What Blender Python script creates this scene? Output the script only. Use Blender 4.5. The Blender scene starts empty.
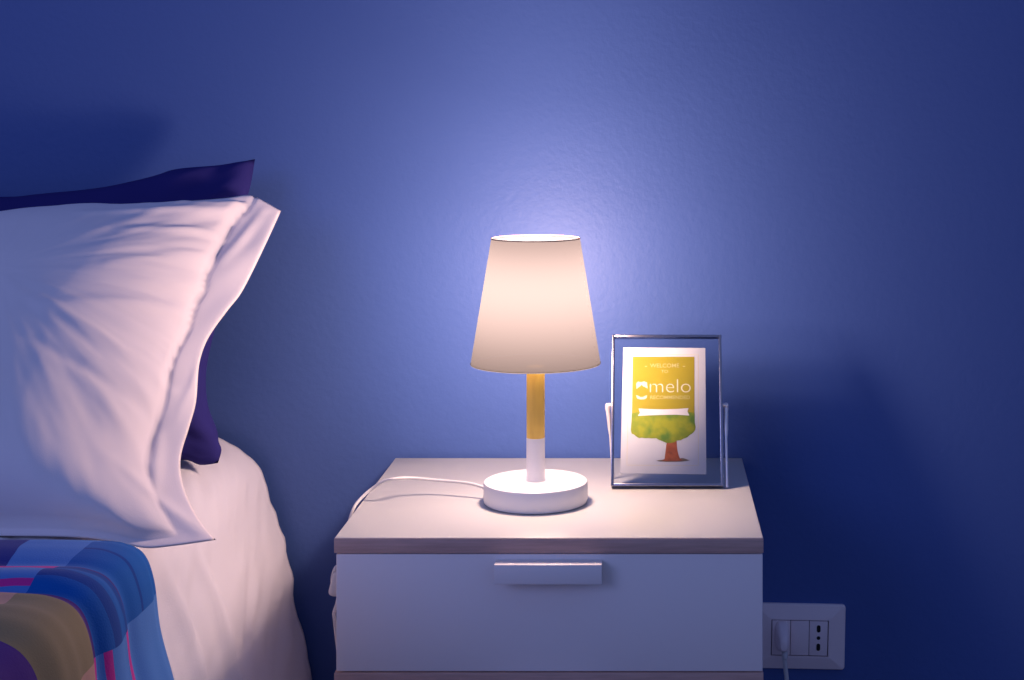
import bpy, bmesh, math, random
from mathutils import Vector, Matrix, noise

random.seed(4)
scene = bpy.context.scene
col = scene.collection
PI = math.pi

# ------------------------------------------------------------------ camera model
F = 1550.0            # focal length in pixels of the 1024 px wide frame
PX, PY = 652.0, 122.0  # principal point (view camera with shift, image plane parallel to the wall)
CZ = 0.9895           # eye height
TOP = 0.55            # height of the nightstand top
YF = 1.6376            # front of the nightstand
YW = 2.035            # wall


def at(px, py, y):
    return Vector(((px - PX) * y / F, y, CZ - (py - PY) * y / F))


class Plane:
    """plane leaning back; X axis is world x, U runs up, N faces the viewer"""
    def __init__(self, y0, z0, y1, z1):
        self.o = Vector((0, y0, z0))
        self.U = Vector((0, y1 - y0, z1 - z0)).normalized()
        self.X = Vector((1, 0, 0))
        self.N = self.X.cross(self.U)
        self.len = math.hypot(y1 - y0, z1 - z0)

    def hit(self, px, py, off=0.0):
        d = Vector(((px - PX) / F, 1.0, -(py - PY) / F))
        c = Vector((0, 0, CZ))
        o = self.o + self.N * off
        t = (o - c).dot(self.N) / d.dot(self.N)
        p = c + d * t
        return Vector(((p - o).dot(self.X), (p - o).dot(self.U)))

    def pt(self, a, b, off=0.0):
        return self.o + self.X * a + self.U * b + self.N * off


# ------------------------------------------------------------------ materials
def mat(name, rgb, rough=0.5, metal=0.0, spec=0.5, sheen=0.0, bump=0.0, bscale=200.0, vary=0.0, vscale=30.0,
        stretch=(1, 1, 1)):
    m = bpy.data.materials.new(name)
    m.use_nodes = True
    nt = m.node_tree
    b = nt.nodes['Principled BSDF']
    b.inputs['Base Color'].default_value = (*rgb, 1)
    b.inputs['Roughness'].default_value = rough
    b.inputs['Metallic'].default_value = metal
    b.inputs['Specular IOR Level'].default_value = spec
    b.inputs['Sheen Weight'].default_value = sheen
    tc = nt.nodes.new('ShaderNodeTexCoord')
    mp = nt.nodes.new('ShaderNodeMapping')
    mp.inputs['Scale'].default_value = stretch
    nt.links.new(tc.outputs['Object'], mp.inputs['Vector'])
    if bump:
        n = nt.nodes.new('ShaderNodeTexNoise')
        n.inputs['Scale'].default_value = bscale
        n.inputs['Detail'].default_value = 3
        nt.links.new(mp.outputs[0], n.inputs['Vector'])
        bp = nt.nodes.new('ShaderNodeBump')
        bp.inputs['Strength'].default_value = bump
        bp.inputs['Distance'].default_value = 0.002
        nt.links.new(n.outputs['Fac'], bp.inputs['Height'])
        nt.links.new(bp.outputs[0], b.inputs['Normal'])
    if vary:
        n = nt.nodes.new('ShaderNodeTexNoise')
        n.inputs['Scale'].default_value = vscale
        n.inputs['Detail'].default_value = 4
        nt.links.new(mp.outputs[0], n.inputs['Vector'])
        mx = nt.nodes.new('ShaderNodeMix')
        mx.data_type = 'RGBA'
        mx.inputs['A'].default_value = (*[c * (1 - vary) for c in rgb], 1)
        mx.inputs['B'].default_value = (*[min(1, c * (1 + vary)) for c in rgb], 1)
        nt.links.new(n.outputs['Fac'], mx.inputs['Factor'])
        nt.links.new(mx.outputs['Result'], b.inputs['Base Color'])
    return m


def fabric_shade(name, glow, through):
    """thin fabric: part of the light passes straight between the threads, part is scattered"""
    m = bpy.data.materials.new(name)
    m.use_nodes = True
    nt = m.node_tree
    nt.nodes.remove(nt.nodes['Principled BSDF'])
    tr = nt.nodes.new('ShaderNodeBsdfTranslucent')
    tr.inputs['Color'].default_value = (*glow, 1)
    tp = nt.nodes.new('ShaderNodeBsdfTransparent')
    tp.inputs['Color'].default_value = (*through, 1)
    ad = nt.nodes.new('ShaderNodeAddShader')
    nt.links.new(tr.outputs[0], ad.inputs[0])
    nt.links.new(tp.outputs[0], ad.inputs[1])
    nt.links.new(ad.outputs[0], nt.nodes['Material Output'].inputs['Surface'])
    return m


def glass_mat(name):
    m = bpy.data.materials.new(name)
    m.use_nodes = True
    nt = m.node_tree
    nt.nodes.remove(nt.nodes['Principled BSDF'])
    g = nt.nodes.new('ShaderNodeBsdfGlossy')
    g.inputs['Roughness'].default_value = 0.03
    tp = nt.nodes.new('ShaderNodeBsdfTransparent')
    tp.inputs['Color'].default_value = (0.96, 0.97, 0.98, 1)
    fr = nt.nodes.new('ShaderNodeFresnel')
    fr.inputs['IOR'].default_value = 1.18
    mx = nt.nodes.new('ShaderNodeMixShader')
    nt.links.new(fr.outputs[0], mx.inputs[0])
    nt.links.new(tp.outputs[0], mx.inputs[1])
    nt.links.new(g.outputs[0], mx.inputs[2])
    nt.links.new(mx.outputs[0], nt.nodes['Material Output'].inputs['Surface'])
    return m


M = {
    'wall': mat('blue_wall_paint', (0.062, 0.118, 0.345), 0.5, spec=0.32, bump=0.2, bscale=130),
    'floor': mat('floor_boards', (0.22, 0.15, 0.10), 0.5, vary=0.3, vscale=6, stretch=(1, 12, 1)),
    'white_foil': mat('white_foil_board', (0.55, 0.535, 0.50), 0.32, spec=0.4),
    'white_front': mat('white_drawer_front', (0.90, 0.83, 0.81), 0.45, spec=0.3),
    'edge': mat('grey_brown_edge_band', (0.58, 0.37, 0.31), 0.5, vary=0.3, vscale=60, stretch=(0.4, 4, 6)),
    'white_paint': mat('white_lacquer', (0.86, 0.84, 0.83), 0.4),
    'wood': mat('beech_wood', (0.95, 0.56, 0.10), 0.45, vary=0.22, vscale=55, stretch=(3, 3, 0.35)),
    'plastic': mat('white_plastic', (0.94, 0.77, 0.76), 0.4),
    'plastic_dark': mat('dark_recess', (0.004, 0.004, 0.008), 0.8),
    'joint': mat('plate_joint', (0.16, 0.13, 0.18), 0.7),
    'cord': mat('white_cord', (0.62, 0.60, 0.60), 0.45),
    'cotton': mat('white_cotton', (0.84, 0.755, 0.775), 0.85, spec=0.15, sheen=0.1, bump=0.12, bscale=900),
    'sheet': mat('white_sheet_cotton', (0.75, 0.71, 0.74), 0.85, spec=0.15, sheen=0.1, bump=0.15, bscale=700),
    'navy': mat('navy_cotton', (0.028, 0.024, 0.15), 0.85, spec=0.1, bump=0.15, bscale=700),
    'metal': mat('polished_nickel', (0.46, 0.43, 0.47), 0.22, metal=1.0),
    'steel': mat('bright_wire', (0.92, 0.86, 0.86), 0.42, metal=0.75),
    'glass': glass_mat('clear_glass'),
    'paper': mat('white_card', (0.60, 0.58, 0.58), 0.6),
    'ink_border': mat('border_ink', (0.66, 0.58, 0.40), 0.6),
    'ink_yellow': mat('yellow_ink', (0.34, 0.265, 0.005), 0.55, vary=0.1, vscale=20),
    'ink_cream': mat('cream_ink', (0.66, 0.62, 0.44), 0.55),
    'ink_pale': mat('pale_yellow_ink', (0.52, 0.45, 0.16), 0.55),
    'ink_trunk': mat('brown_ink', (0.36, 0.085, 0.025), 0.55, vary=0.5, vscale=260),
    'ink_grass': mat('ground_ink', (0.20, 0.14, 0.08), 0.6),
    'mattress': mat('mattress_ticking', (0.7, 0.7, 0.7), 0.8),
    'rim': mat('shade_rim_binding', (0.20, 0.10, 0.09), 0.7),
}
# bulb light passes the fabric mostly between the threads; what scatters glows
THRU = 0.06
GLOW = 0.0020
M['shade'] = fabric_shade('shade_fabric', (GLOW, GLOW * 0.98, GLOW * 1.02), (THRU,) * 3)
M['liner'] = fabric_shade('shade_liner', (GLOW * 1.9, GLOW * 2.0, GLOW * 2.2), (THRU * 2.5,) * 3)  # cloth of the added top disc, tuned for the upward glow
M['hem'] = fabric_shade('shade_hem', (GLOW * 1.4, GLOW * 1.4, GLOW * 1.4), (THRU,) * 3)
M['bottom_liner'] = fabric_shade('shade_bottom_liner', (GLOW,) * 3, (THRU * 0.74,) * 3)  # cloth of the added bottom disc, dims light towards the table


def crown_material():
    m = mat('tree_crown_ink', (0.3, 0.4, 0.02), 0.55)
    nt = m.node_tree
    b = nt.nodes['Principled BSDF']
    tc = nt.nodes.new('ShaderNodeTexCoord')
    n = nt.nodes.new('ShaderNodeTexNoise')
    n.inputs['Scale'].default_value = 70
    n.inputs['Detail'].default_value = 2
    r = nt.nodes.new('ShaderNodeValToRGB')
    r.color_ramp.elements[0].position = 0.34
    r.color_ramp.elements[0].color = (0.09, 0.19, 0.012, 1)
    r.color_ramp.elements[1].position = 0.66
    r.color_ramp.elements[1].color = (0.31, 0.32, 0.008, 1)
    nt.links.new(tc.outputs['Object'], n.inputs['Vector'])
    nt.links.new(n.outputs['Fac'], r.inputs[0])
    nt.links.new(r.outputs[0], b.inputs['Base Color'])
    return m


M['ink_crown'] = crown_material()


def plaid_material():
    """u (metres across the bed and down its side) and v (metres along the bed) come from the UV map"""
    m = mat('plaid_blanket_cloth', (0, 0, 1), 0.85, spec=0.1, sheen=0.1)
    nt = m.node_tree
    b = nt.nodes['Principled BSDF']
    uv = nt.nodes.new('ShaderNodeUVMap')
    sp = nt.nodes.new('ShaderNodeSeparateXYZ')
    nt.links.new(uv.outputs[0], sp.inputs[0])
    nz = nt.nodes.new('ShaderNodeTexNoise')
    nz.inputs['Scale'].default_value = 9
    nt.links.new(uv.outputs[0], nz.inputs['Vector'])

    def wob(sock, amt):
        s = nt.nodes.new('ShaderNodeMath'); s.operation = 'SUBTRACT'; s.inputs[1].default_value = 0.5
        nt.links.new(nz.outputs['Fac'], s.inputs[0])
        k = nt.nodes.new('ShaderNodeMath'); k.operation = 'MULTIPLY_ADD'
        k.inputs[1].default_value = amt
        nt.links.new(s.outputs[0], k.inputs[0])
        nt.links.new(sock, k.inputs[2])
        return k.outputs[0]
    u = wob(sp.outputs['X'], 0.02)
    v = wob(sp.outputs['Y'], 0.03)

    def ramp(sock, lo, hi, stops):
        mr = nt.nodes.new('ShaderNodeMapRange')
        mr.inputs['From Min'].default_value = lo
        mr.inputs['From Max'].default_value = hi
        nt.links.new(sock, mr.inputs['Value'])
        r = nt.nodes.new('ShaderNodeValToRGB')
        r.color_ramp.interpolation = 'CONSTANT'
        els = r.color_ramp.elements
        els[0].position = 0
        els[0].color = (*stops[0][1], 1)
        els[1].position = (stops[1][0] - lo) / (hi - lo)
        els[1].color = (*stops[1][1], 1)
        for p, c in stops[2:]:
            e = els.new((p - lo) / (hi - lo))
            e.color = (*c, 1)
        nt.links.new(mr.outputs[0], r.inputs[0])
        return r.outputs[0]
    blue = (0.0, 0.11, 0.43); navy = (0.008, 0.025, 0.24); light = (0.075, 0.23, 0.60); pink = (0.62, 0.03, 0.30)
    olive = (0.27, 0.21, 0.11); violet = (0.07, 0.015, 0.20); tan = (0.50, 0.28, 0.22); deep = (0.0, 0.055, 0.30)
    # in plain squares: dark lines on blue, olive block, violet block
    A = ramp(v, 0.4, 1.5, [(0.4, blue), (0.62, deep), (0.66, blue), (0.86, olive), (0.98, violet), (1.152, olive), (1.272, violet),
                           (1.284, blue), (1.305, deep), (1.322, blue), (1.343, deep), (1.356, violet), (1.361, blue),
                           (1.40, deep), (1.405, blue)])
    # where the light warp stripes run
    B = ramp(v, 0.4, 1.5, [(0.4, light), (0.62, pink), (0.66, light), (0.86, tan), (1.0, light), (1.13, tan), (1.272, pink), (1.284, light),
                           (1.292, pink), (1.302, light), (1.342, pink), (1.364, light)])
    C = ramp(v, 0.4, 1.5, [(0.4, navy), (1.0, violet), (1.13, navy)])
    k1 = ramp(u, -1.8, 0.2, [(-1.8, (1, 1, 1)), (-1.5, (0, 0, 0)), (-1.44, (1, 1, 1)), (-1.38, (0, 0, 0)),
                             (-1.05, (1, 1, 1)), (-1.0, (0, 0, 0)), (-0.575, (1, 1, 1)), (-0.522, (0, 0, 0)),
                             (-0.428, (1, 1, 1)), (-0.30, (0, 0, 0))])
    k2 = ramp(u, -1.8, 0.2, [(-1.8, (0, 0, 0)), (-1.0, (1, 1, 1)), (-0.575, (0, 0, 0))])

    def mix(f, a, c):
        x = nt.nodes.new('ShaderNodeMix'); x.data_type = 'RGBA'
        nt.links.new(f, x.inputs['Factor']); nt.links.new(a, x.inputs['A']); nt.links.new(c, x.inputs['B'])
        return x.outputs['Result']
    out = mix(k1, mix(k2, A, C), B)
    nt.links.new(out, b.inputs['Base Color'])
    wv = nt.nodes.new('ShaderNodeTexNoise'); wv.inputs['Scale'].default_value = 600
    nt.links.new(uv.outputs[0], wv.inputs['Vector'])
    bp = nt.nodes.new('ShaderNodeBump'); bp.inputs['Strength'].default_value = 0.15; bp.inputs['Distance'].default_value = 0.002
    nt.links.new(wv.outputs['Fac'], bp.inputs['Height']); nt.links.new(bp.outputs[0], b.inputs['Normal'])
    return m


M['plaid'] = plaid_material()


# ------------------------------------------------------------------ object helpers
def link(name, mesh, m, parent=None, smooth=True):
    o = bpy.data.objects.new(name, mesh)
    col.objects.link(o)
    if m:
        mesh.materials.append(m)
    if parent:
        o.parent = parent
        o.matrix_parent_inverse = Matrix.Translation(parent.location).inverted()
    if smooth:
        for p in mesh.polygons:
            p.use_smooth = True
    return o


def obj(name, bm, m, parent=None, smooth=True, sharp=35):
    me = bpy.data.meshes.new(name)
    bmesh.ops.recalc_face_normals(bm, faces=bm.faces)
    bm.to_mesh(me)
    bm.free()
    o = link(name, me, m, parent, smooth)
    if smooth and sharp:
        me.set_sharp_from_angle(angle=math.radians(sharp))
    return o


def tag(o, label, cat, group=None):
    o['label'] = label
    o['category'] = cat
    if group:
        o['group'] = group
    return o


def thing(name, label, cat, loc, group=None):
    o = bpy.data.objects.new(name, None)
    o.empty_display_size = 0.05
    o.location = loc
    col.objects.link(o)
    return tag(o, label, cat, group)


def struct(name, bm, m):
    o = obj(name, bm, m, smooth=False)
    o['kind'] = 'structure'
    return o


def box(bm, x0, x1, y0, y1, z0, z1, bev=0.0, seg=2, mtx=None):
    r = bmesh.ops.create_cube(bm, size=1.0)
    vs = r['verts']
    for v in vs:
        v.co = Vector((x0 + (v.co.x + .5) * (x1 - x0), y0 + (v.co.y + .5) * (y1 - y0), z0 + (v.co.z + .5) * (z1 - z0)))
    if bev:
        es = list({e for v in vs for e in v.link_edges})
        rr = bmesh.ops.bevel(bm, geom=es, offset=bev, segments=seg, affect='EDGES', profile=0.5)
        vs = list({v for f in rr['faces'] for v in f.verts} | {v for v in vs if v.is_valid})
    if mtx:
        for v in vs:
            v.co = mtx @ v.co
    return vs


def bbox(*a, **k):
    bm = bmesh.new()
    box(bm, *a, **k)
    return bm


def lathe(prof, c, n=72, closed=False):
    """prof: list of (radius, z); zero radius closes at the axis"""
    bm = bmesh.new()
    rings = []
    for r, z in prof:
        if r < 1e-6:
            rings.append([bm.verts.new((c[0], c[1], c[2] + z))])
        else:
            rings.append([bm.verts.new((c[0] + r * math.cos(2 * PI * k / n), c[1] + r * math.sin(2 * PI * k / n), c[2] + z))
                          for k in range(n)])
    prs = list(zip(rings, rings[1:]))
    if closed:
        prs.append((rings[-1], rings[0]))
    for a, b in prs:
        for k in range(n):
            k2 = (k + 1) % n
            if len(a) == 1 and len(b) == 1:
                continue
            if len(a) == 1:
                bm.faces.new((a[0], b[k], b[k2]))
            elif len(b) == 1:
                bm.faces.new((a[k], b[0], a[k2]))
            else:
                bm.faces.new((a[k], b[k], b[k2], a[k2]))
    return bm


def spline(pts, sub=8):
    pts = [Vector(p) for p in pts]
    out = []
    n = len(pts)
    for i in range(n - 1):
        p0 = pts[max(i - 1, 0)]; p1 = pts[i]; p2 = pts[i + 1]; p3 = pts[min(i + 2, n - 1)]
        for k in range(sub):
            t = k / sub
            out.append(0.5 * ((2 * p1) + (p2 - p0) * t + (2 * p0 - 5 * p1 + 4 * p2 - p3) * t * t + (3 * p1 - p0 - 3 * p2 + p3) * t ** 3))
    out.append(pts[-1])
    return out


def tube(pts, rad, n=12, bm=None):
    bm = bm or bmesh.new()
    pts = [Vector(p) for p in pts]
    rs = rad if isinstance(rad, (list, tuple)) else [rad] * len(pts)
    rings = []
    nrm = None
    for i, p in enumerate(pts):
        t = (pts[min(i + 1, len(pts) - 1)] - pts[max(i - 1, 0)]).normalized()
        if nrm is None:
            nrm = t.orthogonal().normalized()
        nrm = (nrm - t * nrm.dot(t)).normalized()
        b = t.cross(nrm)
        rings.append([bm.verts.new(p + (nrm * math.cos(2 * PI * k / n) + b * math.sin(2 * PI * k / n)) * rs[i]) for k in range(n)])
    for a, b in zip(rings, rings[1:]):
        for k in range(n):
            bm.faces.new((a[k], a[(k + 1) % n], b[(k + 1) % n], b[k]))
    bm.faces.new(rings[0])
    bm.faces.new(rings[-1])
    return bm


def sm(x):
    x = max(0.0, min(1.0, x))
    return x * x * (3 - 2 * x)


# ------------------------------------------------------------------ the setting
struct('wall_back', bbox(-2.6, 2.6, YW, YW + 0.12, 0, 2.7), M['wall'])
struct('floor', bbox(-2.6, 2.6, -1.6, YW + 0.12, -0.08, 0), M['floor'])

# ------------------------------------------------------------------ nightstand
XL, XR = at(334, 0, YF).x, at(763.5, 0, YF).x
YB = 2.027
ns = thing('nightstand', 'white nightstand with grey-brown edge bands and a bar handle, beside the bed', 'nightstand',
           ((XL + XR) / 2, YF + 0.2, 0))
z_slab = CZ - (553.2 - PY) * YF / F
dz0 = CZ - (673.0 - PY) * YF / F          # lower edge of the upper drawer
top = obj('top', bbox(XL + 0.0006, XR - 0.0006, YF + 0.0008, YB, TOP - 0.0008, TOP, bev=0.0003), M['white_foil'], ns)
eb = bmesh.new()
box(eb, XL, XR, YF, YB - 0.0005, z_slab, TOP - 0.0007, bev=0.0006)
obj('edge_band', eb, M['edge'], ns)['label'] = 'grey-brown edge of the nightstand top'
# carcass
bm = bmesh.new()
t_ = 0.016
box(bm, XL + 0.003, XL + 0.003 + t_, YF + 0.018, YB - 0.002, 0.05, z_slab, bev=0.0006)
box(bm, XR - 0.003 - t_, XR - 0.003, YF + 0.018, YB - 0.002, 0.05, z_slab, bev=0.0006)
box(bm, XL + 0.003 + t_, XR - 0.003 - t_, YB - 0.008, YB - 0.002, 0.05, z_slab)
box(bm, XL + 0.003 + t_, XR - 0.003 - t_, YF + 0.03, YB - 0.008, 0.05, 0.066)
obj('cabinet_body', bm, M['white_front'], ns)
dx0, dx1 = at(336, 0, YF).x, at(762.8, 0, YF).x
hx0, hx1 = at(493.8, 0, YF - 0.02).x, at(601.8, 0, YF - 0.02).x


def drawer(z0, z1):
    d = obj('drawer', bbox(dx0, dx1, YF + 0.001, YF + 0.017, z0, z1, bev=0.0012), M['white_front'], ns)
    hz1 = z1 - 0.0055
    bm = bmesh.new()
    # bar with a folded top lip
    box(bm, hx0, hx1, YF - 0.020, YF - 0.0165, hz1 - 0.0205, hz1, bev=0.0008)
    box(bm, hx0, hx1, YF - 0.018, YF + 0.001, hz1 - 0.0035, hz1, bev=0.0008)
    obj('handle', bm, M['white_front'], d)['label'] = 'white folded bar handle'
    return d


drawer(dz0 + 0.0012, z_slab - 0.0012)
band2 = dz0 - 0.0145
obj('shelf_edge', bbox(XL, XR, YF, YF + 0.03, band2, dz0, bev=0.0008), M['edge'], ns)['label'] = 'grey-brown strip under the drawer'
drawer(0.235, band2 - 0.0012)
drawer(0.07, 0.2335)
for sx in (XL + 0.02, XR - 0.06):
    for sy in (YF + 0.03, YB - 0.07):
        obj('foot', bbox(sx, sx + 0.04, sy, sy + 0.04, 0, 0.05, bev=0.003), M['edge'], ns)

# ------------------------------------------------------------------ table lamp
LY = 1.793
LC = Vector((at(535.7, 0, LY).x, LY, TOP))
lamp = thing('table_lamp', 'small lit table lamp with white conical shade and wood stem on the nightstand', 'lamp', LC)
RB = 0.0602
obj('lamp_base', lathe([(0, 0), (RB - 0.004, 0), (RB - 0.001, 0.0012), (RB, 0.004), (RB, 0.022), (RB - 0.0008, 0.0242), (RB - 0.0025, 0.0252),
                        (0, 0.0252)], LC), M['white_paint'], lamp)
z_j = 0.0255 + (480 - 437.5) / F * LY
obj('stem_foot', lathe([(0, 0.0248), (0.0107, 0.0248), (0.0107, z_j - 0.0003), (0.0103, z_j), (0, z_j)], LC, 40), M['white_paint'], lamp)['label'] = 'white lower stem'
S0, S1 = 0.1615, 0.3050
obj('stem', lathe([(0, z_j), (0.0104, z_j), (0.0106, z_j + 0.0004), (0.0106, S0 - 0.0045), (0, S0 - 0.0045)], LC, 40), M['wood'], lamp)['label'] = 'round beech wood upper stem'
R0, R1 = 0.0748, 0.0512


def rs_(z):
    return R0 + (R1 - R0) * (z - S0) / (S1 - S0)


shade = obj('lamp_shade', lathe([(rs_(S0 + (S1 - S0) * k / 20), S0 + (S1 - S0) * k / 20) for k in range(21)], LC, 96), M['shade'], lamp)
shade['label'] = 'white conical fabric shade glowing from inside'
obj('top_liner', lathe([(0, S1 - 0.0010), (rs_(S1) - 0.0002, S1 - 0.0010)], LC, 96), M['liner'], shade)  # added disc over the open top, evens out direct bulb light
obj('bottom_liner', lathe([(0, S0 - 0.0014), (R0 - 0.0001, S0 - 0.0014)], LC, 96), M['bottom_liner'], shade)  # added unseen disc, holds back bulb light on base and table


def ring(z, r, tz, tr):
    return lathe([(r, z - tz), (r + tr, z - tz), (r + tr, z + tz), (r, z + tz)], LC, 96, closed=True)


obj('top_rim', ring(S1, R1 - 0.0005, 0.0005, 0.0008), M['rim'], shade)['label'] = 'dark thin binding on the top rim'
obj('bottom_hem', lathe([(R0, S0 + 0.0001), (R0 + 0.0006, S0 - 0.0004), (R0 + 0.0003, S0 - 0.0013)], LC, 96), M['hem'], shade)['label'] = 'rolled hem along the bottom rim'
# cord: leaves the base on the left, arches over the table edge and hangs beside the nightstand
cp = [LC + Vector((-RB + 0.004, 0.012, 0.012)), at(470, 483.5, 1.815), at(440, 480.5, 1.825), at(412, 478, 1.82), at(396, 478.5, 1.80),
      at(384, 481, 1.80), at(371, 489.5, 1.80), at(360, 499.5, 1.79), at(352.5, 511, 1.775), Vector((XL - 0.012, 1.765, TOP - 0.03)),
      Vector((XL - 0.014, 1.745, TOP - 0.06)), at(336, 567, 1.70), at(332.5, 577, 1.70), at(333, 587, 1.70), at(338, 593, 1.71),
      at(337, 603, 1.71), at(334, 613, 1.71), at(335, 625, 1.71), Vector((XL - 0.010, 1.74, 0.32)), Vector((XL - 0.012, 1.75, 0.15)), Vector((XL - 0.02, 1.78, 0.004)),
      Vector((XL + 0.02, 2.0315 - 0.02, 0.004))]
cpts = spline(cp, 8)
obj('power_cord', tube(cpts, 0.0018), M['cord'], lamp, sharp=None)['label'] = 'thin white cord running over the left table edge'
# inline switch hanging on the cord beside the drawer
sw_c = at(336.5, 583, 1.70)
swm = Matrix.Translation(sw_c) @ Matrix.Rotation(0.25, 4, 'Y')
bm = bbox(-0.006, 0.006, -0.007, 0.007, -0.014, 0.014, bev=0.0045, seg=3, mtx=swm)
obj('cord_switch', bm, M['cord'], lamp)['label'] = 'white cord switch hanging beside the drawer'

# ------------------------------------------------------------------ photo frame
TH = math.radians(20)
FY = 1.851
fp = Plane(FY, TOP, FY + math.sin(TH) * 0.187, TOP + math.cos(TH) * 0.187)
FL, FR = at(610.8, 0, FY).x, at(723.8, 0, FY).x
FH = fp.hit(667, 334.5)[1]
BW, BD = 0.0033, 0.013
fr = thing('photo_frame', 'clear glass photo frame with thin metal edges, right of the lamp', 'photo frame', ((FL + FR) / 2, FY, TOP))


def fbox(bm, a0, a1, b0, b1, n0, n1, bev=0.0006):
    vs = box(bm, a0, a1, b0, b1, n0, n1, bev=bev)
    for v in vs:
        v.co = fp.pt(v.co.x, v.co.y, v.co.z)


bm = bmesh.new()
LIFT = BD * math.sin(TH) + 0.0002   # the rear lower edge stands on the table
fbox(bm, FL, FL + BW, LIFT, FH, -BD, 0)
fbox(bm, FR - BW, FR, LIFT, FH, -BD, 0)
fbox(bm, FL + BW, FR - BW, LIFT, LIFT + BW, -BD, 0)
fbox(bm, FL + BW, FR - BW, FH - BW, FH, -BD, 0)
obj('metal_frame', bm, M['metal'], fr)
for nn in (-0.0006, -0.0030):
    bm = bmesh.new()
    fbox(bm, FL + BW - 0.0005, FR - BW + 0.0005, LIFT + BW - 0.0005, FH - BW + 0.0005, nn - 0.0010, nn, bev=0)
    obj('glass_pane', bm, M['glass'], fr, smooth=False)
hp = fp.hit(667, 405)[1]
for side, fx in ((-1, -0.0035), (1, 0.0022)):
    ex = FL if side < 0 else FR
    piv = fp.pt(ex + side * 0.0040, hp, -BD / 2)
    foot = Vector((ex + side * 0.0030 + (0.0045 if side < 0 else 0.0012), piv.y + 0.018 if side < 0 else FY + 0.006, TOP + 0.0019))
    mid = piv.lerp(foot, 0.3)
    bm = tube(spline([piv + Vector((-side * 0.0036, 0, 0.0008)), piv + Vector((0, 0, 0.0012)), piv + Vector((side * 0.0008, 0.0015, -0.004)), mid, foot], 6),
              [0.0022] * 7 + [0.0034] * 6 + [0.0028] * 6 + [0.0018] * 6, 12)
    obj('stand_leg', bm, M['steel'], fr)['label'] = 'bright wire leg on the frame side'

# card inside the frame
cN = -0.0021
P_ = lambda px, py: fp.hit(px, py, cN)
card = thing('welcome_card', 'white printed card with yellow panel and green tree inside the photo frame', 'card',
             fp.pt((FL + FR) / 2, LIFT + BW, cN))


def poly(name, pxs, m, off, parent, thick=0.0001):
    """flat print: polygon traced in the plane of the card"""
    bm = bmesh.new()
    vs = []
    for a in pxs:
        h = P_(*a)
        vs.append(bm.verts.new(fp.pt(h[0], h[1], cN + off)))
    f = bm.faces.new(vs)
    bmesh.ops.triangulate(bm, faces=[f])
    o = obj(name, bm, m, parent, smooth=False)
    sol = o.modifiers.new('Solidify', 'SOLIDIFY')
    sol.thickness = thick
    sol.offset = 0
    return o


bm = bmesh.new()
cv = [fp.pt(*P_(*p), o) for o in (cN - 0.0006, cN) for p in ((620.3, 473.2), (706.3, 474.3), (705.3, 348), (623.3, 347.4))]
vv = [bm.verts.new(c) for c in cv]
for f in ((0, 3, 2, 1), (4, 5, 6, 7), (0, 1, 5, 4), (1, 2, 6, 5), (2, 3, 7, 6), (3, 0, 4, 7)):
    bm.faces.new([vv[i] for i in f])
obj('card_sheet', bm, M['paper'], card, smooth=False)

bm = bmesh.new()
bx = [(626.6, 465.4), (698.6, 465.8), (698.6, 354.6), (628.6, 354.2)]
w = 0.55
inn = [(bx[0][0] + w, bx[0][1] - w), (bx[1][0] - w, bx[1][1] - w), (bx[2][0] - w, bx[2][1] + w), (bx[3][0] + w, bx[3][1] + w)]
ov = [bm.verts.new(fp.pt(*P_(*p), cN + 0.0001)) for p in bx]
iv = [bm.verts.new(fp.pt(*P_(*p), cN + 0.0001)) for p in inn]
for k in range(4):
    bm.faces.new((ov[k], ov[(k + 1) % 4], iv[(k + 1) % 4], iv[k]))
obj('printed_border', bm, M['ink_border'], card, smooth=False)['label'] = 'thin tan border line'
poly('yellow_panel', [(631.8, 424), (694.4, 424), (694.4, 356.8), (632.8, 356.8)], M['ink_yellow'], 0.0002, card)['label'] = 'mustard yellow panel'
crown = [(631.8, 413), (631.4, 422), (630.8, 430), (631.6, 433.6), (634, 434.6), (636.4, 436.6), (639, 438.2), (642, 437.6), (645, 438.4), (648.5, 438.0), (652, 438.6),
         (656, 438.2), (659, 440), (662.5, 441.2), (666, 442.8), (670, 443.0), (674, 442.4), (677, 440.6), (681, 440.2), (684, 438.4), (687, 437.6),
         (690, 434.8), (693, 433), (695.2, 430), (695.6, 427), (694.6, 422), (694.6, 413), (688, 412), (680, 413.6), (672, 412), (664, 413.4), (656, 412), (648, 413.6), (640, 412)]
poly('tree_crown', crown, M['ink_crown'], 0.00035, card)['label'] = 'green leafy tree crown'
trunk = [(667, 440), (668.6, 444.5), (669.8, 448), (669.4, 452), (667.6, 456), (664.5, 459), (661.5, 460.4), (667, 461.4), (671, 461), (675, 461.6), (678.5, 461), (683, 460.4),
         (680, 458.6), (678.6, 455), (677.6, 451), (677, 447), (676.6, 440)]
poly('tree_trunk', trunk, M['ink_trunk'], 0.00030, card)['label'] = 'red-brown tree trunk'
poly('ground_line', [(656, 460.6), (664, 459.6), (674, 459.0), (683, 458.0), (690, 460.4), (682, 461.6), (668, 461.9), (660, 461.5)], M['ink_grass'], 0.00024, card)
poly('ribbon', [(637.6, 416.0), (640.0, 413.0), (638.6, 408.6), (650, 409.2), (664, 409.4), (678, 409.0), (688.6, 408.2), (687.4, 411.4), (689.4, 415.6), (676, 414.8), (664, 415.0), (650, 415.4)],
     M['paper'], 0.0005, card)['label'] = 'white ribbon across the tree'
poly('logo_roof', [(636.4, 389.0), (636.2, 383.6), (638, 381.6), (641, 382.4), (644, 381.4), (647.0, 382.6), (647.6, 388.8), (645.4, 387.2), (643.4, 386.6), (641.4, 384.8), (640, 386.6), (638.4, 387.4)],
     M['ink_cream'], 0.0004, card)['label'] = 'cream pictogram, upper half'
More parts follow.
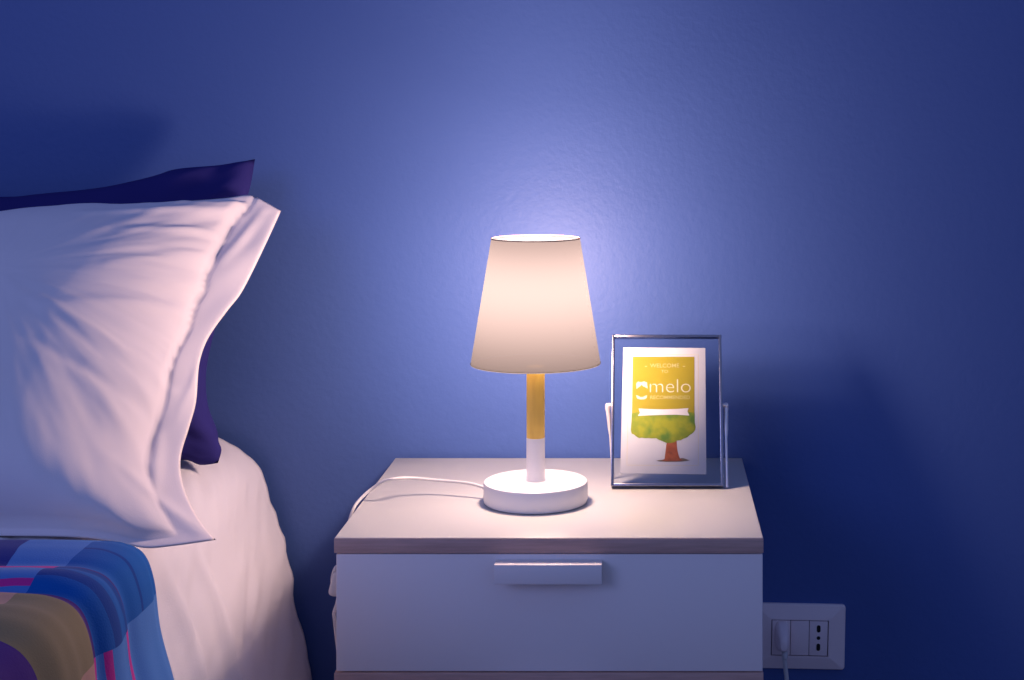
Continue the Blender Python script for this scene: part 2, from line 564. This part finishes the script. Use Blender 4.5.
poly('logo_smile', [(636.0, 395.2), (638.2, 395.8), (640, 397.0), (643, 397.0), (645.2, 395.8), (647.2, 395.4), (646.6, 398.2), (644, 399.4), (640, 399.4), (637.2, 398.4)],
     M['ink_cream'], 0.0004, card)['label'] = 'cream pictogram, lower half'


def lettering(name, text, x0, x1, yb, yt, m, weight=0.0):
    """text scaled to sit between pixel columns x0..x1 and its height between yb (bottom) and yt (top)"""
    cu = bpy.data.curves.new(name, 'FONT')
    cu.body = text
    cu.offset = weight
    to = bpy.data.objects.new(name + '_t', cu)
    col.objects.link(to)
    dg = bpy.context.evaluated_depsgraph_get()
    me = bpy.data.meshes.new_from_object(to.evaluated_get(dg))
    bpy.data.objects.remove(to)
    bpy.data.curves.remove(cu)
    xs = [v.co.x for v in me.vertices]
    ys = [v.co.y for v in me.vertices]
    a = P_(x0, yb)
    b = P_(x1, yt)
    for v in me.vertices:
        u = (v.co.x - min(xs)) / (max(xs) - min(xs))
        q = (v.co.y - min(ys)) / (max(ys) - min(ys))
        v.co = fp.pt(a[0] + (b[0] - a[0]) * u, a[1] + (b[1] - a[1]) * q, cN + 0.0004)
    me.materials.clear()
    o = link(name, me, m, card, smooth=False)
    return o


lettering('lettering', 'melo', 649.8, 690.6, 392.4, 379.4, M['ink_cream'], -0.016)['label'] = 'large word melo'
lettering('lettering', 'RECOMMENDED', 650.2, 690.0, 399.2, 395.6, M['ink_pale'], 0.01)['label'] = 'small line of capitals under melo'
lettering('lettering', 'WELCOME', 650.0, 679.2, 367.6, 363.6, M['ink_pale'], 0.01)['label'] = 'small word WELCOME'
lettering('lettering', 'TO', 661.2, 668.0, 373.0, 370.0, M['ink_pale'], 0.01)['label'] = 'small word TO'
for dx in (646.0, 684.0):
    poly('dash', [(dx - 1.2, 366.8), (dx + 1.2, 366.8), (dx + 1.2, 366.0), (dx - 1.2, 366.0)], M['ink_pale'], 0.0004, card)

# ------------------------------------------------------------------ wall outlet and plug
OC = at(799.0, 635.3, YW)
om = Matrix.Translation(OC) @ Matrix.Rotation(math.radians(1.2), 4, 'Y')
out = thing('wall_outlet', 'white rectangular wall outlet plate to the right of the nightstand', 'power outlet', OC)
HW, HH = 0.0598, 0.0424
MW, MH = 0.0366, 0.0225
bm = bmesh.new()


def rrect(hw, hh, r, y, n=5):
    o = []
    for cx, cz, a0 in ((hw - r, hh - r, 0), (-hw + r, hh - r, 90), (-hw + r, -hh + r, 180), (hw - r, -hh + r, 270)):
        for k in range(n + 1):
            a = math.radians(a0 + 90 * k / n)
            o.append(bm.verts.new(om @ Vector((cx + r * math.cos(a), y, cz + r * math.sin(a)))))
    return o


loops = [rrect(HW, HH, 0.004, 0), rrect(HW, HH, 0.004, -0.0045), rrect(HW - 0.0012, HH - 0.0012, 0.0035, -0.0058),
         rrect(HW - 0.0065, HH - 0.0050, 0.002, -0.0066), rrect(MW + 0.0050, MH + 0.0042, 0.0012, -0.0112), rrect(MW + 0.0009, MH + 0.0011, 0.0008, -0.0114),
         rrect(MW + 0.0009, MH + 0.0011, 0.0008, -0.001)]
for a, b in zip(loops, loops[1:]):
    n = len(a)
    for k in range(n):
        bm.faces.new((a[k], a[(k + 1) % n], b[(k + 1) % n], b[k]))
bm.faces.new(loops[0])
obj('cover_plate', bm, M['plastic'], out, sharp=20)
obj('module_gap', bbox(-MW - 0.0006, MW + 0.0006, -0.0088, -0.0012, -MH - 0.0008, MH + 0.0008, mtx=om), M['joint'], out, smooth=False)
mwid = 2 * MW / 3
for k in range(3):
    x0 = -MW + k * mwid + 0.0004
    x1 = x0 + mwid - 0.0008
    nm = ['socket_module', 'blank_module', 'socket_module'][k]
    mo = obj(nm, bbox(x0, x1, -0.0108, -0.0014, -MH, MH, bev=0.0006, mtx=om), M['plastic'], out)
    if k == 2:
        mo['label'] = 'module with three dark holes'
        xc = (x0 + x1) / 2
        for dz, hr, tall in ((0.0125, 0.0025, 0.0022), (0.0005, 0.0024, 0), (-0.0115, 0.0025, 0.0022)):
            hb = bmesh.new()
            vs = []
            n = 20
            for yy in (-0.0090, -0.0111):
                for q in range(n):
                    a = 2 * PI * q / n
                    vs.append(hb.verts.new(om @ Vector((xc + hr * math.cos(a), yy, dz + hr * math.sin(a) + (tall if math.sin(a) > 0 else -tall)))))
            for q in range(n):
                hb.faces.new((vs[q], vs[(q + 1) % n], vs[n + (q + 1) % n], vs[n + q]))
            hb.faces.new(vs[:n])
            hb.faces.new(vs[n:])
            obj('pin_hole', hb, M['plastic_dark'], mo)
pc = om @ Vector((-MW + mwid * 0.55, -0.0109, 0.004))
plug = thing('power_plug', 'white plug pushed into the wall outlet with its cord hanging down', 'plug', pc)
bm = bmesh.new()
prof = [(0.0095, 0.0180, 0.000), (0.0095, 0.0180, 0.008), (0.0080, 0.0155, 0.013), (0.0065, 0.011, 0.022), (0.0052, 0.008, 0.028), (0.0035, 0.0045, 0.030)]
rg = []
for i, (hw, hh, d) in enumerate(prof):
    dz = -0.0012 * i
    rg.append([bm.verts.new(pc + Vector((hw * (abs(math.cos(a)) ** 0.6) * (1 if math.cos(a) > 0 else -1), -d,
                                         dz + hh * (abs(math.sin(a)) ** 0.6) * (1 if math.sin(a) > 0 else -1)))) for a in [2 * PI * k / 28 for k in range(28)]])
for a, b in zip(rg, rg[1:]):
    for k in range(28):
        bm.faces.new((a[k], a[(k + 1) % 28], b[(k + 1) % 28], b[k]))
bm.faces.new(rg[0]); bm.faces.new(rg[-1])
obj('plug_body', bm, M['plastic'], plug)
q0 = pc + Vector((0.001, -0.020, -0.010))
cps = spline([q0, q0 + Vector((0.001, -0.004, -0.012)), at(784, 654, 2.0), at(785.5, 668, 2.0), at(787, 684, 2.0), at(788, 720, 2.0), Vector((at(788, 0, 2.0).x, 2.005, 0.15)), Vector((0.18, 1.99, 0.0035)), Vector((0.10, 1.95, 0.0035))], 8)
rad = [0.0040 - 0.0011 * min(1, i / 20) for i in range(len(cps))]
obj('plug_cord', tube(cps, rad), M['cord'], plug, sharp=None)

# ------------------------------------------------------------------ bed
BX0 = -1.75
bed = thing('bed', 'low bed base and mattress hidden under white bedding at left', 'bed', (-1.1, 1.1, 0))
obj('bed_base', bbox(BX0 + 0.1, -0.56, 0.15, 2.0, 0.10, 0.28, bev=0.01), M['edge'], bed)
obj('mattress', bbox(BX0 + 0.08, -0.555, 0.14, 2.005, 0.281, 0.548, bev=0.03, seg=4), M['mattress'], bed)
for sx in (BX0 + 0.15, -0.68):
    for sy in (0.2, 1.9):
        obj('leg', bbox(sx, sx + 0.05, sy, sy + 0.05, 0, 0.10, bev=0.004), M['edge'], bed)

# right-hand profile of the draped sheet (x, z) at the wall, top to bottom
sheet_prof = [(-0.640, 0.586), (-0.600, 0.585), (-0.570, 0.582), (-0.545, 0.573), (-0.525, 0.559), (-0.508, 0.537), (-0.494, 0.497),
              (-0.474, 0.432), (-0.4615, 0.357), (-0.441, 0.269), (-0.425, 0.16), (-0.418, 0.07)]
prof3 = spline([Vector((x, 0, z)) for x, z in sheet_prof], 8)


def drape(name, y0, y1, prof_fn, m, thick, ny, x_left=BX0 + 0.02, uv=False, fold=None):
    """cloth over the bed: rows along y, columns across the top and down the right side"""
    me = bpy.data.meshes.new(name)
    prof = prof_fn
    left = [Vector((x_left, 0, prof[0].z - 0.012)), Vector((x_left + 0.06, 0, prof[0].z))]
    n_flat = 40
    xs = [Vector((x_left + 0.06 + (prof[0].x - x_left - 0.06) * k / n_flat, 0, prof[0].z)) for k in range(1, n_flat)]
    full = left + xs + list(prof)
    arc = [full[0].x]
    for a, b in zip(full, full[1:]):
        arc.append(arc[-1] + (b - a).length)
    i0 = len(left) + len(xs)
    shift = full[i0].x - arc[i0]
    arc = [a + shift for a in arc]
    verts = []; uvs = []
    nx = len(full)
    nrm = []
    for k in range(nx):
        t = (full[min(k + 1, nx - 1)] - full[max(k - 1, 0)]).normalized()
        nrm.append(Vector((-t.z, 0, t.x)) if True else None)
    for j in range(ny + 1):
        y = y0 + (y1 - y0) * j / ny
        for k in range(nx):
            p = Vector((full[k].x, y, full[k].z))
            d = fold(arc[k], y, full[k].z) if fold else 0.0
            p += nrm[k] * d
            verts.append(p); uvs.append((arc[k], y))
    faces = [(j * nx + k, j * nx + k + 1, (j + 1) * nx + k + 1, (j + 1) * nx + k) for j in range(ny) for k in range(nx - 1)]
    me.from_pydata(verts, [], faces)
    if uv:
        l = me.uv_layers.new(name='UVMap')
        for lp in me.loops:
            l.data[lp.index].uv = uvs[lp.vertex_index]
    o = link(name, me, m)
    s = o.modifiers.new('Solidify', 'SOLIDIFY')
    s.thickness = thick
    s.offset = -1
    return o


def sheet_fold(u, y, z):
    drop = sm((0.57 - z) / 0.35)
    n1 = noise.noise(Vector((y * 9, u * 2.0, 3.1)))
    n2 = noise.noise(Vector((y * 22, u * 5.0, 7.7)))
    n3 = noise.noise(Vector((y * 30 + u * 40, u * 25, 1.7)))
    end = 1 - sm((y - 1.93) / 0.06)
    f = drop * (0.012 * n1 + 0.005 * n2) * (0.25 + 0.75 * end) + 0.0034 * n3 * sm((-0.2 - u) / 0.1 + 0.6)
    # two hanging folds beside the pillow tip
    for yc, w_, a in ((1.60, 0.018, 0.007), (1.70, 0.014, 0.006), (1.52, 0.014, 0.006)):
        f += a * math.exp(-((y - yc + (z - 0.5) * 0.12) / w_) ** 2) * sm((0.575 - z) / 0.1)
    return f


sh = drape('bed_sheet', 0.12, 2.012, prof3, M['sheet'], 0.006, 260, fold=sheet_fold)
tag(sh, 'white sheet draped over the side of the bed next to the nightstand', 'bed sheet')

blk_prof = [(-0.640, 0.603), (-0.600, 0.603), (-0.560, 0.6025), (-0.525, 0.6015), (-0.495, 0.599), (-0.473, 0.588), (-0.461, 0.560), (-0.455, 0.512),
            (-0.441, 0.45), (-0.428, 0.36), (-0.408, 0.26), (-0.394, 0.17)]
prof4 = spline([Vector((x, 0, z)) for x, z in blk_prof], 8)


def blanket_fold(u, y, z):
    f = 0.0
    f += 0.004 * noise.noise(Vector((y * 14, u * 6, 9.2))) + 0.002 * noise.noise(Vector((y * 40, u * 9, 2.2)))
    # quilted rolls running across the bed
    f += 0.006 * math.exp(-((y - 1.32) / 0.022) ** 2) - 0.004 * math.exp(-((y - 1.372) / 0.012) ** 2) - 0.005 * math.exp(-((y - 1.285) / 0.010) ** 2)
    f += 0.010 * math.exp(-((y - 1.20) / 0.06) ** 2)
    f -= 0.004 * sm((y - 1.43) / 0.022)
    return f


bl = drape('plaid_blanket', 0.12, 1.452, prof4, M['plaid'], 0.010, 300, uv=True, fold=blanket_fold)
tag(bl, 'blue plaid blanket with olive blocks and pink lines on the bed', 'blanket')


# ------------------------------------------------------------------ pillows
def resample(pts, n):
    d = [0]
    for a, b in zip(pts, pts[1:]):
        d.append(d[-1] + (b - a).length)
    out = []
    j = 0
    for k in range(n + 1):
        s = d[-1] * k / n
        while j < len(pts) - 2 and d[j + 1] < s:
            j += 1
        t = (s - d[j]) / max(1e-9, d[j + 1] - d[j])
        out.append(pts[j].lerp(pts[j + 1], min(1, max(0, t))))
    return out


EYE = Vector((0, 0, CZ))


def pillow(name, pl, top_px, right_px, bot_px, m, H, HB, flange, rise, nx, ny, folds=(), wr=1.0, seed=0.0, lean=None):
    """stuffed case: outline lies in the plane pl; top/bottom run left to right, right runs bottom to top"""
    def cv(pxs, n):
        return resample([Vector((p.x, p.y)) for p in spline([Vector((*pl.hit(*q), 0)) for q in pxs], 8)], n)
    T = cv(top_px, nx); B = cv(bot_px, nx); R = cv(right_px, ny)
    L = [B[0].lerp(T[0], j / ny) for j in range(ny + 1)]
    fan = pl.hit(15, 320)
    segs = [(pl.hit(*a), pl.hit(*b), w_, h_) for a, b, w_, h_ in folds]

    def seg_d(p, a, b):
        ab = b - a
        t = max(0, min(1, (p - a).dot(ab) / ab.length_squared))
        return (p - a - ab * t).length, t
    f_r0, f_t, f_b, f_l = flange
    verts = []; back = []
    for j in range(ny + 1):
        v = j / ny
        for i in range(nx + 1):
            u = i / nx
            p = (B[i] * (1 - v) + T[i] * v + L[j] * (1 - u) + R[j] * u
                 - (B[0] * (1 - u) * (1 - v) + B[nx] * u * (1 - v) + T[0] * (1 - u) * v + T[nx] * u * v))
            dr = (R[j] - p).length; dl = (p - L[j]).length
            dt = (T[i] - p).length; db = (p - B[i]).length

            f_r = f_r0(v) if callable(f_r0) else f_r0

            def S(d, fl, rng):
                x = max(0.0, min(1.0, (d - fl) / rng))
                return math.sqrt(1 - (1 - x) ** 2) if x < 1 else 1.0
            h = S(dr, f_r, rise * (0.72 + 0.38 * v)) ** 1.25 * S(dt, f_t, rise * 0.8) ** 0.85 * S(db, f_b, rise * 0.6) ** 0.8 * S(dl, f_l, rise)
            q = Vector((p.x * 1, p.y * 1, seed))
            edge = min(dr, dt, db, dl)
            ef = sm(edge / 0.004)
            body = sm((dr - f_r) / 0.01) * sm((dt - f_t) / 0.01) * sm((db - f_b) / 0.01)
            # gathers running in from the seams
            near_r = math.exp(-max(0, dr - f_r) / 0.085) * body
            th = math.atan2(p.y - fan.y, p.x - fan.x)
            rd = (p - fan).length
            w1 = noise.noise(Vector((th * 4.5 + seed, rd * 7, seed)))
            w2 = noise.noise(Vector((th * 11 + seed, rd * 14, seed + 5)))
            w4 = noise.noise(Vector((th * 24 + seed, rd * 26, seed + 7)))
            wv = wr * near_r * (0.009 * w1 + 0.007 * w2 + 0.0034 * w4)
            near_t = math.exp(-max(0, min(dt - f_t, db - f_b)) / 0.05) * body
            w3 = noise.noise(Vector((p.x * 24 + seed, p.y * 5, seed + 9)))
            wv += wr * near_t * 0.006 * w3
            wv += wr * body * 0.0045 * noise.noise(Vector((p.x * 9 + p.y * 6 + seed, p.y * 15 - p.x * 6, seed + 2)))
            # loose flange
            fl_w = (1 - body) * 0.006 * noise.noise(Vector((p.y * 16 + seed, p.x * 9, seed + 13))) * sm(edge / 0.03)
            for a, b, w_, h_ in segs:
                d, t = seg_d(p, a, b)
                wv += h_ * math.exp(-(d / w_) ** 2) * (math.sin(PI * (0.12 + 0.8 * t)) ** 0.7)
            # stitched groove
            gr = -0.0022 * math.exp(-((dr - f_r) / 0.003) ** 2) * sm((v - 0.2) / 0.2) if f_r > 0 else 0
            cen = fl_w
            front = cen + 0.0012 * ef + H * h + wv * ef + gr
            bk = cen - 0.0012 * ef - HB * h
            A = pl.pt(p.x, p.y, front)
            Bk = pl.pt(p.x, p.y, bk)
            if lean:      # the loose side of the case falls back towards the wall
                k = lean(dr, v)
                A += (A - EYE).normalized() * k
                Bk += (Bk - EYE).normalized() * k
            Bk.z = max(Bk.z, min(0.5885, A.z - 0.002))      # flattened where it rests on the bed
            verts.append(A)
            back.append(Bk)
    N = nx + 1
    faces = [(j * N + i, j * N + i + 1, (j + 1) * N + i + 1, (j + 1) * N + i) for j in range(ny) for i in range(nx)]
    nb = len(verts)
    idx = {}
    allv = list(verts)
    bid = []
    for j in range(ny + 1):
        for i in range(nx + 1):
            k = j * N + i
            if i in (0, nx) or j in (0, ny):
                bid.append(k)
            else:
                bid.append(len(allv)); allv.append(back[k])
    faces += [(bid[j * N + i], bid[(j + 1) * N + i], bid[(j + 1) * N + i + 1], bid[j * N + i + 1]) for j in range(ny) for i in range(nx)]
    me = bpy.data.meshes.new(name)
    me.from_pydata(allv, [], faces)
    me.update()
    o = link(name, me, m)
    return o


# white pillow
wp = Plane(1.50, 0.590, 1.895, 0.905)
w_top = [(-460, 215), (-250, 222), (-120, 221), (0, 219), (44, 215), (110, 208), (176, 202), (225, 198), (250, 195), (266, 202), (281, 211)]
w_right = [(216, 540), (203, 525), (191, 505), (182, 480), (181, 456), (189, 428), (196, 402), (199, 366), (205, 345), (214, 329), (228, 310), (243, 290), (264, 248), (281, 211)]
w_bot = [(-460, 545), (-250, 538), (-100, 536), (0, 536), (70, 537), (110, 541), (144, 548), (173, 546), (216, 540)]
w_folds = [((236, 216), (95, 246), 0.010, 0.006), ((222, 240), (130, 262), 0.008, 0.005), ((205, 268), (120, 300), 0.010, 0.004),
           ((185, 322), (60, 352), 0.012, 0.005), ((170, 395), (55, 345), 0.010, 0.006), ((158, 430), (50, 385), 0.010, -0.004),
           ((150, 470), (95, 405), 0.010, 0.005), ((200, 532), (120, 480), 0.009, 0.006), ((155, 500), (160, 430), 0.008, 0.005),
           ((262, 212), (222, 262), 0.010, 0.005), ((215, 335), (178, 420), 0.007, 0.003)]
w_folds = [(a, b, w_ * 0.75, h_ * 0.62) for a, b, w_, h_ in w_folds]


def flange_w(v):
    st = ((0, 0.030), (0.25, 0.034), (0.41, 0.034), (0.56, 0.027), (0.66, 0.040), (0.74, 0.051), (0.89, 0.056), (1.001, 0.045))
    for (a, p), (b, q) in zip(st, st[1:]):
        if v <= b:
            return p + (q - p) * sm((v - a) / (b - a))
    return st[-1][1]


wpil = pillow('white_pillow', wp, w_top, w_right, w_bot, M['cotton'], 0.078, 0.045, (flange_w, 0.014, 0.013, 0.046), 0.225, 240, 170, w_folds, 0.58, 3.3,
              lambda dr, v: 0.062 * max(0.0, 1 - dr / 0.15) ** 1.5)
wpil.name = 'pillow'
tag(wpil, 'plump white pillow with a flat flanged border leaning in front', 'pillow', 'pillows on the bed')

# navy pillow behind
npn = Plane(1.845, 0.588, 1.975, 0.943)
n_top = [(-460, 170), (-300, 190), (-150, 196), (0, 198), (44, 195), (110, 188), (158, 177), (180, 170), (220, 165.5), (245, 161), (255, 159)]
n_right = [(218, 463), (221.5, 450), (218.5, 441), (217, 430), (208, 405), (206, 375), (211, 345), (220, 310), (228, 270), (240, 220), (250, 188), (255, 159)]
n_bot = [(-460, 468), (-250, 470), (0, 470), (120, 470), (180, 460), (200, 465), (218, 463)]
npil = pillow('navy_pillow', npn, n_top, n_right, n_bot, M['navy'], 0.05, 0.045, (0.0, 0.0, 0.0, 0.0), 0.16, 150, 100,
              [((250, 165), (160, 185), 0.010, 0.005), ((214, 440), (185, 400), 0.010, 0.006), ((200, 350), (190, 420), 0.008, 0.004)], 1.1, 8.1)
npil.name = 'pillow'
tag(npil, 'dark navy pillow standing behind the white one against the wall', 'pillow', 'pillows on the bed')


# ------------------------------------------------------------------ lights
def light(name, kind, loc, power, rgb, size=0.02, target=None, size_y=None):
    ld = bpy.data.lights.new(name, kind)
    ld.energy = power
    ld.color = rgb
    if kind == 'POINT':
        ld.shadow_soft_size = size
    if kind == 'AREA':
        ld.shape = 'RECTANGLE'
        ld.size = size
        ld.size_y = size_y or size
    o = bpy.data.objects.new(name, ld)
    o.location = loc
    if target:
        o.rotation_euler = (Vector(target) - Vector(loc)).to_track_quat('-Z', 'Y').to_euler()
    col.objects.link(o)
    return o


WARM = (1.0, 0.70, 0.59)
PB = 135.0
for zz, k, rr in ((0.197, 0.36, 0.028), (0.238, 0.36, 0.020), (0.266, 0.28, 0.034)):
    light('bulb_light', 'POINT', LC + Vector((0, 0, zz)), PB * k, WARM, rr)
light('window_light', 'AREA', (-2.2, -1.3, 1.9), 22.0, (0.36, 0.43, 1.0), 1.6, (-0.2, 1.8, 0.5), 1.4)  # added cool fill from front left, stands in for bluish ambient light

w = bpy.data.worlds.new('World')
scene.world = w
w.use_nodes = True
bg = w.node_tree.nodes['Background']
bg.inputs[0].default_value = (0.28, 0.41, 1.0, 1)
bg.inputs[1].default_value = 0.34

# ------------------------------------------------------------------ camera
cd = bpy.data.cameras.new('Camera')
cd.sensor_fit = 'HORIZONTAL'
cd.sensor_width = 36.0
cd.lens = F / 1024 * 36.0
cd.shift_x = (512 - PX) / 1024
cd.shift_y = -(340 - PY) / 1024
cam = bpy.data.objects.new('Camera', cd)
cam.location = (0, 0, CZ)
cam.rotation_euler = (PI / 2, 0, 0)
col.objects.link(cam)
scene.camera = cam

vs = scene.view_settings
vs.view_transform = 'Standard'
vs.look = 'None'
vs.exposure = 0.0
vs.gamma = 1.0
vs.use_curve_mapping = False
